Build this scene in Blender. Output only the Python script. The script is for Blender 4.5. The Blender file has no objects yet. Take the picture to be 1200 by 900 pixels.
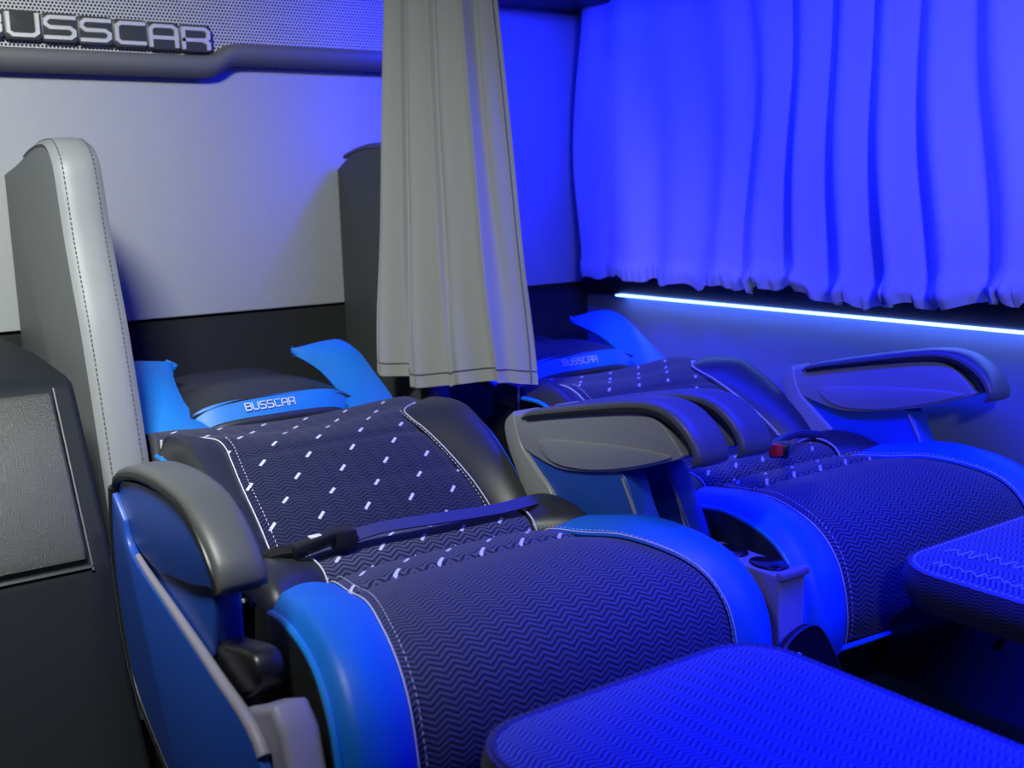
import bpy, bmesh, math, random
from mathutils import Vector, Matrix
random.seed(7)
sc = bpy.context.scene
COL = sc.collection
PI = math.pi

# ------------------------------------------------------------------ helpers
def smoothstep(a, b, x):
    t = max(0.0, min(1.0, (x - a) / (b - a)))
    return t * t * (3 - 2 * t)

def cr(pts, n, closed=False):
    """Catmull-Rom resample of tuples"""
    pts = [tuple(map(float, p)) for p in pts]
    k = len(pts); out = []
    segs = k if closed else k - 1
    for i in range(segs):
        if closed:
            p0, p1, p2, p3 = pts[i - 1], pts[i], pts[(i + 1) % k], pts[(i + 2) % k]
        else:
            p0, p1, p2, p3 = pts[max(i - 1, 0)], pts[i], pts[i + 1], pts[min(i + 2, k - 1)]
        for j in range(n):
            t = j / n
            out.append(tuple(0.5 * ((2 * b) + (-a + c) * t + (2 * a - 5 * b + 4 * c - d) * t * t + (-a + 3 * b - 3 * c + d) * t ** 3)
                             for a, b, c, d in zip(p0, p1, p2, p3)))
    if not closed: out.append(pts[-1])
    return out

class M:
    """mesh builder in world coordinates"""
    def __init__(s): s.v = []; s.f = []; s.uv = {}
    def add(s, vs, fs, uvs=None):
        o = len(s.v); s.v += [tuple(p) for p in vs]; s.f += [tuple(i + o for i in f) for f in fs]
        if uvs:
            for i, u in enumerate(uvs): s.uv[o + i] = u
        return s
    def box(s, lo, hi, bev=0.0, seg=2):
        bm = bmesh.new(); bmesh.ops.create_cube(bm, size=1)
        c = [(a + b) / 2 for a, b in zip(lo, hi)]; d = [abs(b - a) for a, b in zip(lo, hi)]
        for v in bm.verts: v.co = Vector((c[0] + v.co.x * d[0], c[1] + v.co.y * d[1], c[2] + v.co.z * d[2]))
        if bev: bmesh.ops.bevel(bm, geom=list(bm.edges), offset=bev, segments=seg, affect='EDGES', profile=.5)
        return s.frombm(bm)
    def frombm(s, bm):
        bm.verts.index_update()
        s.add([v.co[:] for v in bm.verts], [[v.index for v in f.verts] for f in bm.faces]); bm.free(); return s
    def prism(s, poly, axis, a, b, bev=0.0, seg=3, mid=None):
        """polygon in the two other axes extruded from a to b along axis"""
        def mk(p, t):
            return {0: (t, p[0], p[1]), 1: (p[0], t, p[1]), 2: (p[0], p[1], t)}[axis]
        bm = bmesh.new(); n = len(poly)
        A = [bm.verts.new(mk(p, a)) for p in poly]; B = [bm.verts.new(mk(p, b)) for p in poly]
        fa = bm.faces.new(A); fb = bm.faces.new(B[::-1])
        for i in range(n): bm.faces.new((A[i], B[i], B[(i + 1) % n], A[(i + 1) % n]))
        bmesh.ops.recalc_face_normals(bm, faces=list(bm.faces))
        if bev:
            es = [e for e in bm.edges if (e.verts[0] in A and e.verts[1] in A) or (e.verts[0] in B and e.verts[1] in B)]
            bmesh.ops.bevel(bm, geom=es, offset=bev, segments=seg, affect='EDGES', profile=.5, clamp_overlap=True)
        return s.frombm(bm)
    def tube(s, path, r, n=8, cap=True, flat=None):
        P = [Vector(p) for p in path]; rings = []
        up = Vector((0, 0, 1)); prev = None
        for i, p in enumerate(P):
            t = (P[min(i + 1, len(P) - 1)] - P[max(i - 1, 0)])
            t = t.normalized() if t.length > 1e-9 else Vector((1, 0, 0))
            if prev is None:
                a = t.cross(up)
                if a.length < .05: a = t.cross(Vector((1, 0, 0)))
            else: a = prev - t * prev.dot(t)
            a.normalize(); b = t.cross(a); prev = a
            rr = r[i] if isinstance(r, (list, tuple)) else r
            rings.append([p + a * math.cos(2 * PI * k / n) * rr + b * math.sin(2 * PI * k / n) * rr for k in range(n)])
        vs = [v for R in rings for v in R]; fs = []
        for i in range(len(P) - 1):
            for k in range(n):
                fs.append((i * n + k, i * n + (k + 1) % n, (i + 1) * n + (k + 1) % n, (i + 1) * n + k))
        if cap: fs.append(tuple(range(n))[::-1]); fs.append(tuple((len(P) - 1) * n + k for k in range(n)))
        return s.add(vs, fs)
    def patch(s, grid, th, uv=None):
        """closed shell from a grid of points; th = thickness along minus normal"""
        nu, nv = len(grid), len(grid[0])
        G = [[Vector(p) for p in row] for row in grid]
        vs = [p for row in G for p in row]; back = []
        for i in range(nu):
            for j in range(nv):
                du = G[min(i + 1, nu - 1)][j] - G[max(i - 1, 0)][j]
                dv = G[i][min(j + 1, nv - 1)] - G[i][max(j - 1, 0)]
                nn = du.cross(dv)
                nn = nn.normalized() if nn.length > 1e-12 else Vector((0, 0, 1))
                back.append(G[i][j] - nn * th)
        N = nu * nv; fs = []
        for i in range(nu - 1):
            for j in range(nv - 1):
                a, b, c, d = i * nv + j, (i + 1) * nv + j, (i + 1) * nv + j + 1, i * nv + j + 1
                fs.append((a, b, c, d)); fs.append((N + d, N + c, N + b, N + a))
        for i in range(nu - 1):
            a, b = i * nv, (i + 1) * nv; fs.append((b, a, N + a, N + b))
            a, b = i * nv + nv - 1, (i + 1) * nv + nv - 1; fs.append((a, b, N + b, N + a))
        for j in range(nv - 1):
            fs.append((j, j + 1, N + j + 1, N + j))
            a = (nu - 1) * nv + j; fs.append((a + 1, a, N + a, N + a + 1))
        uvs = None
        if uv: uvs = [u for row in uv for u in row] * 2
        return s.add(vs + back, fs, uvs)
    def build(s, name, m, parent=None, smooth=True, angle=40, bevel=0):
        me = bpy.data.meshes.new(name)
        o0 = Vector((0, 0, 0))
        p = parent
        while p is not None: o0 += p.location; p = p.parent
        me.from_pydata([tuple(Vector(v) - o0) for v in s.v], [], s.f); me.validate()
        if s.uv:
            L = me.uv_layers.new(name='UVMap')
            for lp in me.loops: L.data[lp.index].uv = s.uv.get(lp.vertex_index, (0, 0))
        bm = bmesh.new(); bm.from_mesh(me)
        bmesh.ops.recalc_face_normals(bm, faces=list(bm.faces)); bm.to_mesh(me); bm.free()
        me.materials.append(m)
        o = bpy.data.objects.new(name, me); COL.objects.link(o)
        if parent is not None: o.parent = parent
        if smooth:
            me.shade_smooth()
            me.set_sharp_from_angle(angle=math.radians(angle))
        return o

def tag(o, label=None, cat=None, group=None, kind=None):
    if label: o['label'] = label
    if cat: o['category'] = cat
    if group: o['group'] = group
    if kind: o['kind'] = kind
    return o
def empty(name, loc):
    o = bpy.data.objects.new(name, None); COL.objects.link(o); o.location = loc; o.empty_display_size = .1
    return o

# ------------------------------------------------------------------ node helpers
class NG:
    def __init__(s, name):
        s.m = bpy.data.materials.new(name); s.m.use_nodes = True
        s.t = s.m.node_tree; s.b = s.t.nodes['Principled BSDF']
    def n(s, typ, **kw):
        x = s.t.nodes.new(typ)
        for k, v in kw.items(): setattr(x, k, v)
        return x
    def link(s, a, b): s.t.links.new(a, b)
    def math(s, op, *ins, clamp=False):
        x = s.n('ShaderNodeMath', operation=op); x.use_clamp = clamp
        for i, v in enumerate(ins):
            if isinstance(v, (int, float)): x.inputs[i].default_value = v
            else: s.link(v, x.inputs[i])
        return x.outputs[0]
    def mix(s, f, a, b):
        x = s.n('ShaderNodeMix', data_type='RGBA')
        for i, v in ((0, f), (6, a), (7, b)):
            if isinstance(v, (int, float)): x.inputs[i].default_value = v
            elif isinstance(v, tuple): x.inputs[i].default_value = (*v, 1)
            else: s.link(v, x.inputs[i])
        return x.outputs[2]
    def bump(s, h, strength, dist=.001):
        x = s.n('ShaderNodeBump'); x.inputs['Strength'].default_value = strength; x.inputs['Distance'].default_value = dist
        s.link(h, x.inputs['Height']); s.link(x.outputs[0], s.b.inputs['Normal'])
    def smooth(s, x, a, b):
        r = s.n('ShaderNodeMapRange', interpolation_type='SMOOTHSTEP'); s.link(x, r.inputs[0])
        r.inputs[1].default_value = a; r.inputs[2].default_value = b
        return r.outputs[0]
    def noise(s, scale, detail=2, vec=None):
        x = s.n('ShaderNodeTexNoise'); x.inputs['Scale'].default_value = scale; x.inputs['Detail'].default_value = detail
        s.link(vec if vec is not None else s.n('ShaderNodeTexCoord').outputs['Object'], x.inputs['Vector'])
        return x.outputs[0]

def simple(name, col, rough=.5, metal=0, bump=None, emit=None, spec=None, sheen=0):
    g = NG(name); b = g.b
    b.inputs['Base Color'].default_value = (*col, 1); b.inputs['Roughness'].default_value = rough; b.inputs['Metallic'].default_value = metal
    if spec is not None: b.inputs['Specular IOR Level'].default_value = spec
    if sheen: b.inputs['Sheen Weight'].default_value = sheen
    if bump:
        sc_, st, di = bump
        g.bump(g.noise(sc_, 3), st, di)
        c = g.mix(g.noise(sc_ * .13, 2), tuple(x * .96 for x in col), tuple(min(1, x * 1.04) for x in col))
        g.link(c, b.inputs['Base Color'])
    if emit:
        b.inputs['Emission Color'].default_value = (*emit[0], 1); b.inputs['Emission Strength'].default_value = emit[1]
    return g.m

def fabric(name, dark, light, dashes=True, du=.086, dv=.050, ang=.75, hl=.0095, S=.0078, P=.031, A=.009, vmin=-1., vmax=99.):
    g = NG(name); b = g.b
    uvn = g.n('ShaderNodeUVMap'); sp = g.n('ShaderNodeSeparateXYZ'); g.link(uvn.outputs[0], sp.inputs[0])
    u, v = sp.outputs[0], sp.outputs[1]
    # herring-bone zigzag
    fr = g.math('FRACT', g.math('DIVIDE', g.math('ADD', u, 10.0), P))
    tri = g.math('MULTIPLY', g.math('ABSOLUTE', g.math('SUBTRACT', fr, .5)), 2 * A)
    st = g.math('FRACT', g.math('DIVIDE', g.math('ADD', g.math('ADD', v, 10.0), tri), S))
    tr2 = g.math('MULTIPLY', g.math('ABSOLUTE', g.math('SUBTRACT', st, .5)), 2.0)
    line = g.smooth(tr2, .38, .62)
    # fine knit ribs
    rib = g.math('SINE', g.math('MULTIPLY', u, 2 * PI / .0022))
    nz = g.noise(60, 2)
    c = g.mix(line, dark, light)
    c = g.mix(g.math('MULTIPLY', nz, .35), c, tuple(x * .6 for x in light))
    if dashes:
        row = g.math('FLOOR', g.math('DIVIDE', g.math('ADD', v, 9.0), dv))
        odd = g.math('MULTIPLY', g.math('MODULO', row, 2.0), du * .5)
        lu = g.math('MULTIPLY', g.math('SUBTRACT', g.math('FRACT', g.math('DIVIDE', g.math('ADD', g.math('ADD', u, 9.0), odd), du)), .5), du)
        lv = g.math('MULTIPLY', g.math('SUBTRACT', g.math('FRACT', g.math('DIVIDE', g.math('ADD', v, 9.0), dv)), .5), dv)
        ca, sa = math.cos(ang), math.sin(ang)
        ra = g.math('ADD', g.math('MULTIPLY', lu, ca), g.math('MULTIPLY', lv, sa))
        rb = g.math('SUBTRACT', g.math('MULTIPLY', lv, ca), g.math('MULTIPLY', lu, sa))
        ma = g.math('LESS_THAN', g.math('ABSOLUTE', ra), hl)
        mb = g.math('LESS_THAN', g.math('ABSOLUTE', rb), .0025)
        mk = g.math('MULTIPLY', ma, mb)
        mk = g.math('MULTIPLY', mk, g.math('GREATER_THAN', v, vmin))
        mk = g.math('MULTIPLY', mk, g.math('LESS_THAN', v, vmax))
        c = g.mix(mk, c, (.62, .64, .75))
    g.link(c, b.inputs['Base Color'])
    b.inputs['Roughness'].default_value = .85; b.inputs['Specular IOR Level'].default_value = .2
    b.inputs['Sheen Weight'].default_value = .15
    h = g.math('ADD', line, g.math('MULTIPLY', rib, .15))
    g.bump(h, .6, .0012)
    return g.m

MAT = {}
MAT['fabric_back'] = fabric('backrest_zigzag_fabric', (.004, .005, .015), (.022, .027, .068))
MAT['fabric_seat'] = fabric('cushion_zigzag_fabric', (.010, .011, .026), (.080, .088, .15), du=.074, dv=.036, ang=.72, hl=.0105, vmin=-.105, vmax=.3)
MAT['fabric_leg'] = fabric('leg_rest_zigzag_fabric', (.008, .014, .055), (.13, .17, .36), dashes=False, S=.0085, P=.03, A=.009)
MAT['leg_side'] = fabric('leg_rest_side_fabric', (.012, .012, .018), (.07, .07, .09), dashes=False, S=.006, P=.02, A=.004)
MAT['black_leather'] = simple('black_leatherette', (.022, .024, .026), .42, bump=(420, .25, .0008))
MAT['blue_leather'] = simple('blue_leatherette', (.004, .14, .60), .48, bump=(420, .22, .0007))
MAT['blue_flap'] = simple('blue_headrest_leatherette', (.008, .17, .52), .5, bump=(420, .2, .0007))
MAT['blue_pipe'] = simple('blue_piping', (.01, .2, .65), .4)
MAT['grey_leather'] = simple('grey_leatherette', (.185, .195, .205), .5, bump=(380, .3, .0008))
MAT['grey_dark_leather'] = simple('dark_grey_leatherette', (.13, .14, .145), .6, bump=(380, .25, .0008))
MAT['charcoal_leather'] = simple('charcoal_leatherette', (.05, .057, .056), .6, bump=(380, .25, .0008))
MAT['dark_pad'] = simple('dark_grey_arm_pad', (.082, .088, .088), .42, bump=(300, .15, .0008))
MAT['thread'] = simple('white_thread', (.62, .62, .62), .8)
MAT['shell_grey'] = simple('grey_moulded_plastic', (.27, .28, .31), .38, bump=(500, .08, .0005))
MAT['shell_edge'] = simple('satin_grey_plastic_edge', (.26, .27, .27), .3)
MAT['shell_blue'] = simple('blue_tinted_side_shell', (.014, .07, .40), .38)
MAT['black_plastic'] = simple('black_plastic', (.012, .012, .013), .35)
MAT['black_glossy'] = simple('black_glossy_plastic', (.01, .01, .012), .12)
MAT['console'] = simple('charcoal_console_plastic', (.008, .010, .014), .6, spec=.15, bump=(200, .3, .001))
MAT['lid'] = simple('grained_charcoal_lid_plastic', (.024, .027, .026), .33, bump=(620, .9, .0012))
MAT['wall_grey'] = simple('light_grey_wall_laminate', (.35, .365, .37), .6, bump=(600, .12, .0006))
MAT['wall_dark'] = simple('black_carpet_wall', (.010, .011, .011), .9, bump=(260, .5, .001))
MAT['side_wall'] = simple('blue_lit_side_wall_laminate', (.19, .225, .36), .55, bump=(500, .08, .0005))  # blue in the base colour stands in for blue light on the wall
MAT['trim_dark'] = simple('dark_trim_plastic', (.014, .013, .016), .5)
MAT['trim_grey'] = simple('soft_grey_trim', (.115, .12, .12), .6, bump=(400, .15, .0005))
MAT['curtain'] = simple('grey_curtain_cloth', (.30, .31, .30), .75, bump=(900, .15, .0004), sheen=.2)
MAT['hem'] = simple('grey_curtain_thread', (.17, .175, .17), .8)
MAT['wcurtain'] = simple('window_curtain_cloth', (.36, .36, .40), .7, bump=(900, .12, .0004), sheen=.2)
MAT['chrome'] = simple('chrome', (.9, .9, .82), .36, .55)
MAT['red'] = simple('red_button_plastic', (.95, .03, .01), .4)
MAT['white_label'] = simple('white_label', (.75, .75, .75), .5)
MAT['webbing'] = simple('dark_belt_webbing', (.03, .035, .11), .55, bump=(700, .3, .0006))
MAT['lavender'] = simple('pale_grey_console_plastic', (.22, .21, .28), .5)
MAT['floor'] = simple('dark_floor_vinyl', (.012, .012, .013), .6, bump=(80, .2, .001))
MAT['led'] = simple('led_diffuser', (.8, .9, 1), .4, emit=((.13, .26, 1.0), 8))
MAT['glass'] = simple('dark_window_glass', (.01, .01, .015), .05)
MAT['plate'] = simple('dark_grey_letter_plate', (.05, .055, .052), .3)
def mesh_mat():
    g = NG('perforated_grey_panel'); b = g.b
    tc = g.n('ShaderNodeTexCoord'); sp = g.n('ShaderNodeSeparateXYZ'); g.link(tc.outputs['Object'], sp.inputs[0])
    x, z = sp.outputs[0], sp.outputs[2]
    p = .0078; q = p * .866 * 2
    def d(ox, oz):
        a = g.math('MULTIPLY', g.math('SUBTRACT', g.math('FRACT', g.math('ADD', g.math('DIVIDE', g.math('ADD', x, 9.0), p), ox)), .5), p)
        c = g.math('MULTIPLY', g.math('SUBTRACT', g.math('FRACT', g.math('ADD', g.math('DIVIDE', g.math('ADD', z, 9.0), q), oz)), .5), q)
        return g.math('SQRT', g.math('ADD', g.math('MULTIPLY', a, a), g.math('MULTIPLY', c, c)))
    r = g.math('MINIMUM', d(0, 0), d(.5, .5))
    k = g.smooth(r, .0021, .0027)
    g.link(g.mix(k, (.004, .004, .004), (.55, .56, .53)), b.inputs['Base Color'])
    b.inputs['Roughness'].default_value = .5
    g.bump(k, 1.0, .002)
    return g.m
MAT['mesh'] = mesh_mat()

# ------------------------------------------------------------------ setting
FZ = -1.10; CZ = .98; YW = 2.5; XW = 2.03
def struct(o): o['kind'] = 'structure'; return o
struct(M().box((-1.2, -1.2, FZ - .05), (2.2, 2.7, FZ)).build('floor', MAT['floor'], smooth=False))
struct(M().box((-1.2, -1.2, CZ), (2.2, 2.7, CZ + .05)).build('ceiling', MAT['wall_grey'], smooth=False))
w = struct(M().box((-1.2, YW + .012, FZ), (2.2, YW + .1, CZ)).build('wall_rear', MAT['wall_dark'], smooth=False))
# light upper panel of the rear wall, stands a little proud of the dark lower part
struct(M().box((-1.2, YW, -.265), (XW, YW + .012, .62), .003).build('trim_1', MAT['wall_grey']))
struct(M().box((-1.2, YW - .006, .285), (1.50, YW - .0005, .9)).build('trim_2', MAT['mesh'], smooth=False))
# rounded rail with a step
def rail():
    pts = [(-1.2, .292), (.87, .292), (.94, .295), (.985, .318), (1.04, .322), (1.50, .322)]
    pts = [pts[0]] + cr(pts[1:5], 8) + [pts[5]]
    prof = cr([(0, -.030), (-.026, -.031), (-.044, -.016), (-.046, .004), (-.034, .014), (-.012, .018), (0, .018)], 4)
    G = [[(x, YW - .001 + a, z + b) for a, b in prof] for x, z in pts]
    return M().patch(G, .004)
struct(rail().build('trim_3', MAT['trim_grey']))
# dark soffit under the luggage rack at the corner
struct(M().box((1.50, 2.30, .47), (XW, YW, .70), .01).build('trim_4', MAT['trim_dark']))
# right wall: lower panel, black window surround, window
lower = [(2.03, -.295), (2.03, FZ), (2.12, FZ), (2.12, -.295)]
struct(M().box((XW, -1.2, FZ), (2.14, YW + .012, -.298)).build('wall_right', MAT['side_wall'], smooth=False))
struct(M().box((2.0, -1.2, -.292), (2.14, YW, -.235), .006).build('trim_5', MAT['trim_dark']))
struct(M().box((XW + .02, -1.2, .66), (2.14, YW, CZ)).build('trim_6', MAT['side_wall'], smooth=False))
win = M()
for lo, hi in (((XW, -1.2, -.235), (2.10, YW, -.19)), ((XW, -1.2, .62), (2.10, YW, .66)),
               ((XW, 2.44, -.19), (2.10, YW, .62)), ((XW, .62, -.19), (2.10, .70, .62))): win.box(lo, hi, .004)
wf = struct(win.build('window_1', MAT['trim_dark']))
M().box((2.06, -1.19, -.2), (2.07, 2.46, .63)).build('pane', MAT['glass'], wf, smooth=False)
# luggage rack boxed in above the window seat, its lamp strip below
struct(M().box((1.40, -1.0, .505), (XW - .005, 2.29, .80), .012).build('trim_7', MAT['trim_dark']))

led = M().box((1.992, -.9, -.2970), (2.031, 2.344, -.2928), .0015).build('led_strip', MAT['led'])
tag(led, 'thin glowing white-blue light strip running along the right wall under the window curtain', 'light strip')

# ------------------------------------------------------------------ divider panels on the rear wall
def divider(x0, x1, dy, ztop_rear, mat_side, mat_front, label, zlow=-.9):
    root = empty('seat_divider', (x0, YW - .03, zlow))
    D = lambda P: [(p[0] + dy, p[1]) for p in P]
    # outline in YZ: rear top, rises to the rounded front top, then leaning front edge
    front = [(2.24, ztop_rear + .041), (2.17, ztop_rear + .046), (2.115, ztop_rear + .04), (2.078, ztop_rear + .010), (2.062, ztop_rear - .04), (2.044, -.06), (2.018, -.14), (1.985, -.24), (1.935, -.45), (1.905, -.62), (1.89, zlow)]
    out = [(YW - .002, zlow)] + cr([(YW - .002, ztop_rear)] + D([(2.36 if dy < .1 else 2.30, ztop_rear + .018)] + front), 6)
    M().prism(out, 0, x0, x1 - .006, .004).build('side_panel', mat_side, root)
    # padded front band following the top and front edge
    edge = cr(D([(2.30, ztop_rear + .030)] + front), 6)
    G = []
    for i, (y, z) in enumerate(edge):
        a = edge[max(i - 1, 0)]; b = edge[min(i + 1, len(edge) - 1)]
        ty, tz = b[0] - a[0], b[1] - a[1]; L = math.hypot(ty, tz); ny, nz = tz / L, -ty / L
        row = []
        for k in range(13):
            t = k / 12; bulge = .012 * (1 - abs(2 * t - 1) ** 3) - .002
            row.append((x0 - .003 + (x1 - x0 + .003) * t, y + ny * bulge, z + nz * bulge))
        G.append(row)
    M().patch(G, .008).build('padded_edge', mat_front, root)
    if mat_front is MAT['grey_leather']:
        for t in (.18, .82):
            st = M(); acc = 0
            pts = [Vector(g[2 if t < .5 else 10]) for g in G]
            path = []
            for a, b in zip(pts, pts[1:]):
                n = max(1, int((b - a).length / .0012))
                path += [a.lerp(b, k / n) for k in range(n)]
            k = 0
            while k + 4 < len(path):
                off = Vector((0, -.0008, 0.0006))
                st.tube([path[k] + off, path[k + 2] + off, path[k + 4] + off], .0013, 5); k += 7
            st.build('stitching', MAT['thread'] if False else MAT['hole'], root)
    tag(root, label, 'divider')
    return root
MAT['hole'] = simple('dark_stitch_thread', (.10, .10, .11), .8)
divider(.492, .570, 0, .058, MAT['grey_dark_leather'], MAT['grey_leather'],
        'upright padded seat divider with pale grey stitched front edge beside the left console')
divider(1.245, 1.295, .16, .058, MAT['charcoal_leather'], MAT['charcoal_leather'],
        'dark grey seat divider on the rear wall half hidden behind the hanging curtain')

# ------------------------------------------------------------------ glyphs for the emblem
GL = {
 'B': [[(0, 0), (0, 1), (.85, 1), (1, .85), (1, .6), (.85, .5), (0, .5)], [(.85, .5), (1, .38), (1, .15), (.85, 0), (0, 0)]],
 'U': [[(0, 1), (0, .15), (.15, 0), (.85, 0), (1, .15), (1, 1)]],
 'S': [[(1, 1), (.15, 1), (0, .85), (0, .65), (.15, .5), (.85, .5), (1, .35), (1, .15), (.85, 0), (0, 0)]],
 'C': [[(1, 1), (.15, 1), (0, .85), (0, .15), (.15, 0), (1, 0)]],
 'A': [[(0, 0), (0, .85), (.15, 1), (.85, 1), (1, .85), (1, 0)], [(0, .4), (1, .4)]],
 'R': [[(0, 0), (0, 1), (.85, 1), (1, .85), (1, .55), (.85, .4), (0, .4)], [(.75, .4), (1, .25), (1, 0)]],
}
def ribbon(m, path, f, w, d):
    """one continuous flat-topped stroke with mitred corners; f maps (x, y, depth) to world"""
    P = [Vector(p) for p in path]; n = len(P); h = w * .5
    rows = []
    for i, p in enumerate(P):
        ta = (p - P[i - 1]).normalized() if i else (P[1] - p).normalized()
        tb = (P[i + 1] - p).normalized() if i < n - 1 else ta
        na, nb = Vector((-ta.y, ta.x)), Vector((-tb.y, tb.x))
        mm = (na + nb)
        mm = mm.normalized() if mm.length > 1e-6 else na
        k = 1 / max(.5, mm.dot(na))
        e = Vector((0, 0))
        if i == 0: e = -ta * h * .9
        if i == n - 1: e = ta * h * .9
        rows.append((p + e, mm * k * h))
    vs = []
    for c, o in rows:
        for q, z in ((1, 0), (.72, d), (-.72, d), (-1, 0)):
            pp = c + o * q; vs.append(f(pp.x, pp.y, z))
    fs = []
    for i in range(n - 1):
        for k in range(4):
            a, b = i * 4 + k, i * 4 + (k + 1) % 4
            fs.append((a, b, b + 4, a + 4))
    fs.append((3, 2, 1, 0)); fs.append(tuple((n - 1) * 4 + k for k in range(4)))
    m.add(vs, fs)

root = empty('wall_emblem', (.72, YW - .01, .345))
LW, LH, PT = .056, .040, .0715
for i, ch in enumerate('BUSSCAR'):
    x0 = .452 + i * PT - .0; z0 = .334 - .0016 * i
    def f(x, y, d, x0=x0, z0=z0): return (x0 + x * LW, YW - .024 - d * 1.0, z0 + y * LH)
    pl = M()
    rr = [(x0 - .0085, z0 - .009), (x0 + LW + .0085, z0 - .009), (x0 + LW + .0085, z0 + LH + .009), (x0 - .0085, z0 + LH + .009)]
    poly = []
    for (cx, cz, a0) in ((rr[0][0] + .01, rr[0][1] + .01, PI), (rr[1][0] - .01, rr[1][1] + .01, 1.5 * PI), (rr[2][0] - .01, rr[2][1] - .01, 0), (rr[3][0] + .01, rr[3][1] - .01, .5 * PI)):
        for k in range(5): poly.append((cx + .01 * math.cos(a0 + k * PI / 8), cz + .01 * math.sin(a0 + k * PI / 8)))
    pl.prism(poly, 1, YW - .024, YW - .006, .003)
    p = pl.build('letter_plate', MAT['plate'], root)
    m = M()
    for pi_, path in enumerate(GL[ch]):
        ribbon(m, [(a * .98 + .01, b * .98 + .01) for a, b in path], lambda x, y, d, f=f: f(x, y, d), .0001, 0) if False else None
        # strokes measured in metres so that the width is even
        ribbon(m, [(x0 + a * LW, z0 + b * LH) for a, b in path], lambda x, y, d: (x, YW - .0235 - d, y), .0098, .004 - .0004 * pi_)
    m.build('letter', MAT['chrome'], p, angle=20)
tag(root, 'chrome lettered maker emblem on black plates fixed to the perforated upper wall panel', 'emblem')

# ------------------------------------------------------------------ console on the left
root = empty('storage_console', (.1, 1.9, FZ))
prof = [(YW - .005, FZ), (YW - .005, -.262), (2.12, -.264), (1.90, -.278), (1.872, -.284), (1.858, -.300), (1.715, -.545), (1.705, -.565), (1.68, -.72), (1.60, -.86), (1.52, FZ)]
M().prism(prof, 0, -.55, .440, .012, 4).build('body', MAT['console'], root)
# lid: raised slab lying on the sloped face
def onslope(a, n):   # a 0..1 down the slope, n outwards
    y0, z0, y1, z1 = 1.852, -.302, 1.712, -.552
    L = math.hypot(y1 - y0, z1 - z0); ty, tz = (y1 - y0) / L, (z1 - z0) / L
    ny, nz = tz, -ty
    return (y0 + ty * a * L + ny * n, z0 + tz * a * L + nz * n)
lp = [onslope(0.0, -.004), onslope(0.0, .010), onslope(.03, .014), onslope(.5, .016), onslope(.9, .014), onslope(.955, .011), onslope(.985, -.004)]
lid = M().prism(lp, 0, -.50, .400, .006, 3).build('lid', MAT['lid'], root)
fr = M()
fr.prism([onslope(.99, -.004), onslope(.99, .006), onslope(1.005, .006), onslope(1.01, -.004)], 0, -.52, .407, .001)
fr.prism([onslope(-.03, -.004), onslope(-.03, .006), onslope(1.02, .006), onslope(1.02, -.004)], 0, .403, .407, .001)
fr.build('lid_rim', MAT['black_leather'], root)
tag(root, 'charcoal plastic storage console with a sloping grained lid at the far left', 'console')

# ------------------------------------------------------------------ curtains
def hanging_curtain():
    root = empty('hanging_curtain', (1.2, 2.0, -.42))
    NU, NV = 150, 70
    G = []; UVs = []
    ztop = .95
    def pt(u, t):      # u 0 left(rear) .. 1 right(front), t 0 bottom .. 1 top
        tt = smoothstep(0, .75, t)
        # edges of the gathered cloth, in plan
        rear = Vector((1.165, 2.17)).lerp(Vector((1.20, 2.13)), min(1, t * 1.6))
        front = Vector((1.300, 1.80)).lerp(Vector((1.225, 1.815)), min(1, t * 1.55))
        p = rear.lerp(front, u)
        d = (front - rear).normalized(); n = Vector((-d.y, d.x))
        if n.x > 0: n = -n
        amp = .018 * (1 - .2 * t)
        a = 2 * PI * (3.9 * u + .25 * math.sin(3 * u + 1.0) + .10 * math.sin(4 * t))
        off = amp * math.sin(a) * (.35 + .65 * (1 - smoothstep(.60, .95, u)))
        off += .010 * math.sin(2 * a + 1.3) * (1 - .6 * smoothstep(.7, 1, u))
        off += .004 * math.sin(23 * u + 9 * t + 2 * math.sin(6 * t))
        along = .012 * math.cos(a * 1.0 + .5)
        kk = smoothstep(.70, 1, u); p.x += .040 * kk; p.y += .035 * kk
        p = p + n * off + d * along * (1 - smoothstep(.7, 1, u))
        zb = -.405 - .012 * math.sin(6 * u) + (.012 if u < .22 else 0)
        z = zb + (ztop - zb) * t
        return (p.x, p.y, z)
    ts = [0, .006, .014, .0205, .0215, .023, .028] + [.028 + (1 - .028) * (k / (NV - 7)) ** 1.0 for k in range(1, NV - 6)]
    for i in range(NU + 1):
        G.append([pt(i / NU, t) for t in ts])
    M().patch(G, .0025).build('cloth', MAT['curtain'], root, angle=80)
    # hem stitching and the side seam
    m = M()
    Gh = []
    for i in range(NU + 1):
        a = Vector(pt(i / NU, .0215))
        Gh.append(a)
    m.tube([(p.x - .0015, p.y - .002, p.z) for p in Gh], .0011, 5)
    m.build('hem_stitching', MAT['hem'], root)
    m = M(); m.tube([(lambda q: (q[0] - .002, q[1] - .002, q[2]))(pt(.972, t)) for t in ts], .0012, 5)
    m.build('side_seam', MAT['hem'], root)
    # runner rail at the ceiling
    m = M().box((1.20, .2, .948), (1.235, 2.48, .9795), .003)
    m.build('rail', MAT['black_plastic'], root)
    tag(root, 'long grey pleated cloth curtain hanging between the two seats', 'curtain')
hanging_curtain()

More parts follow.
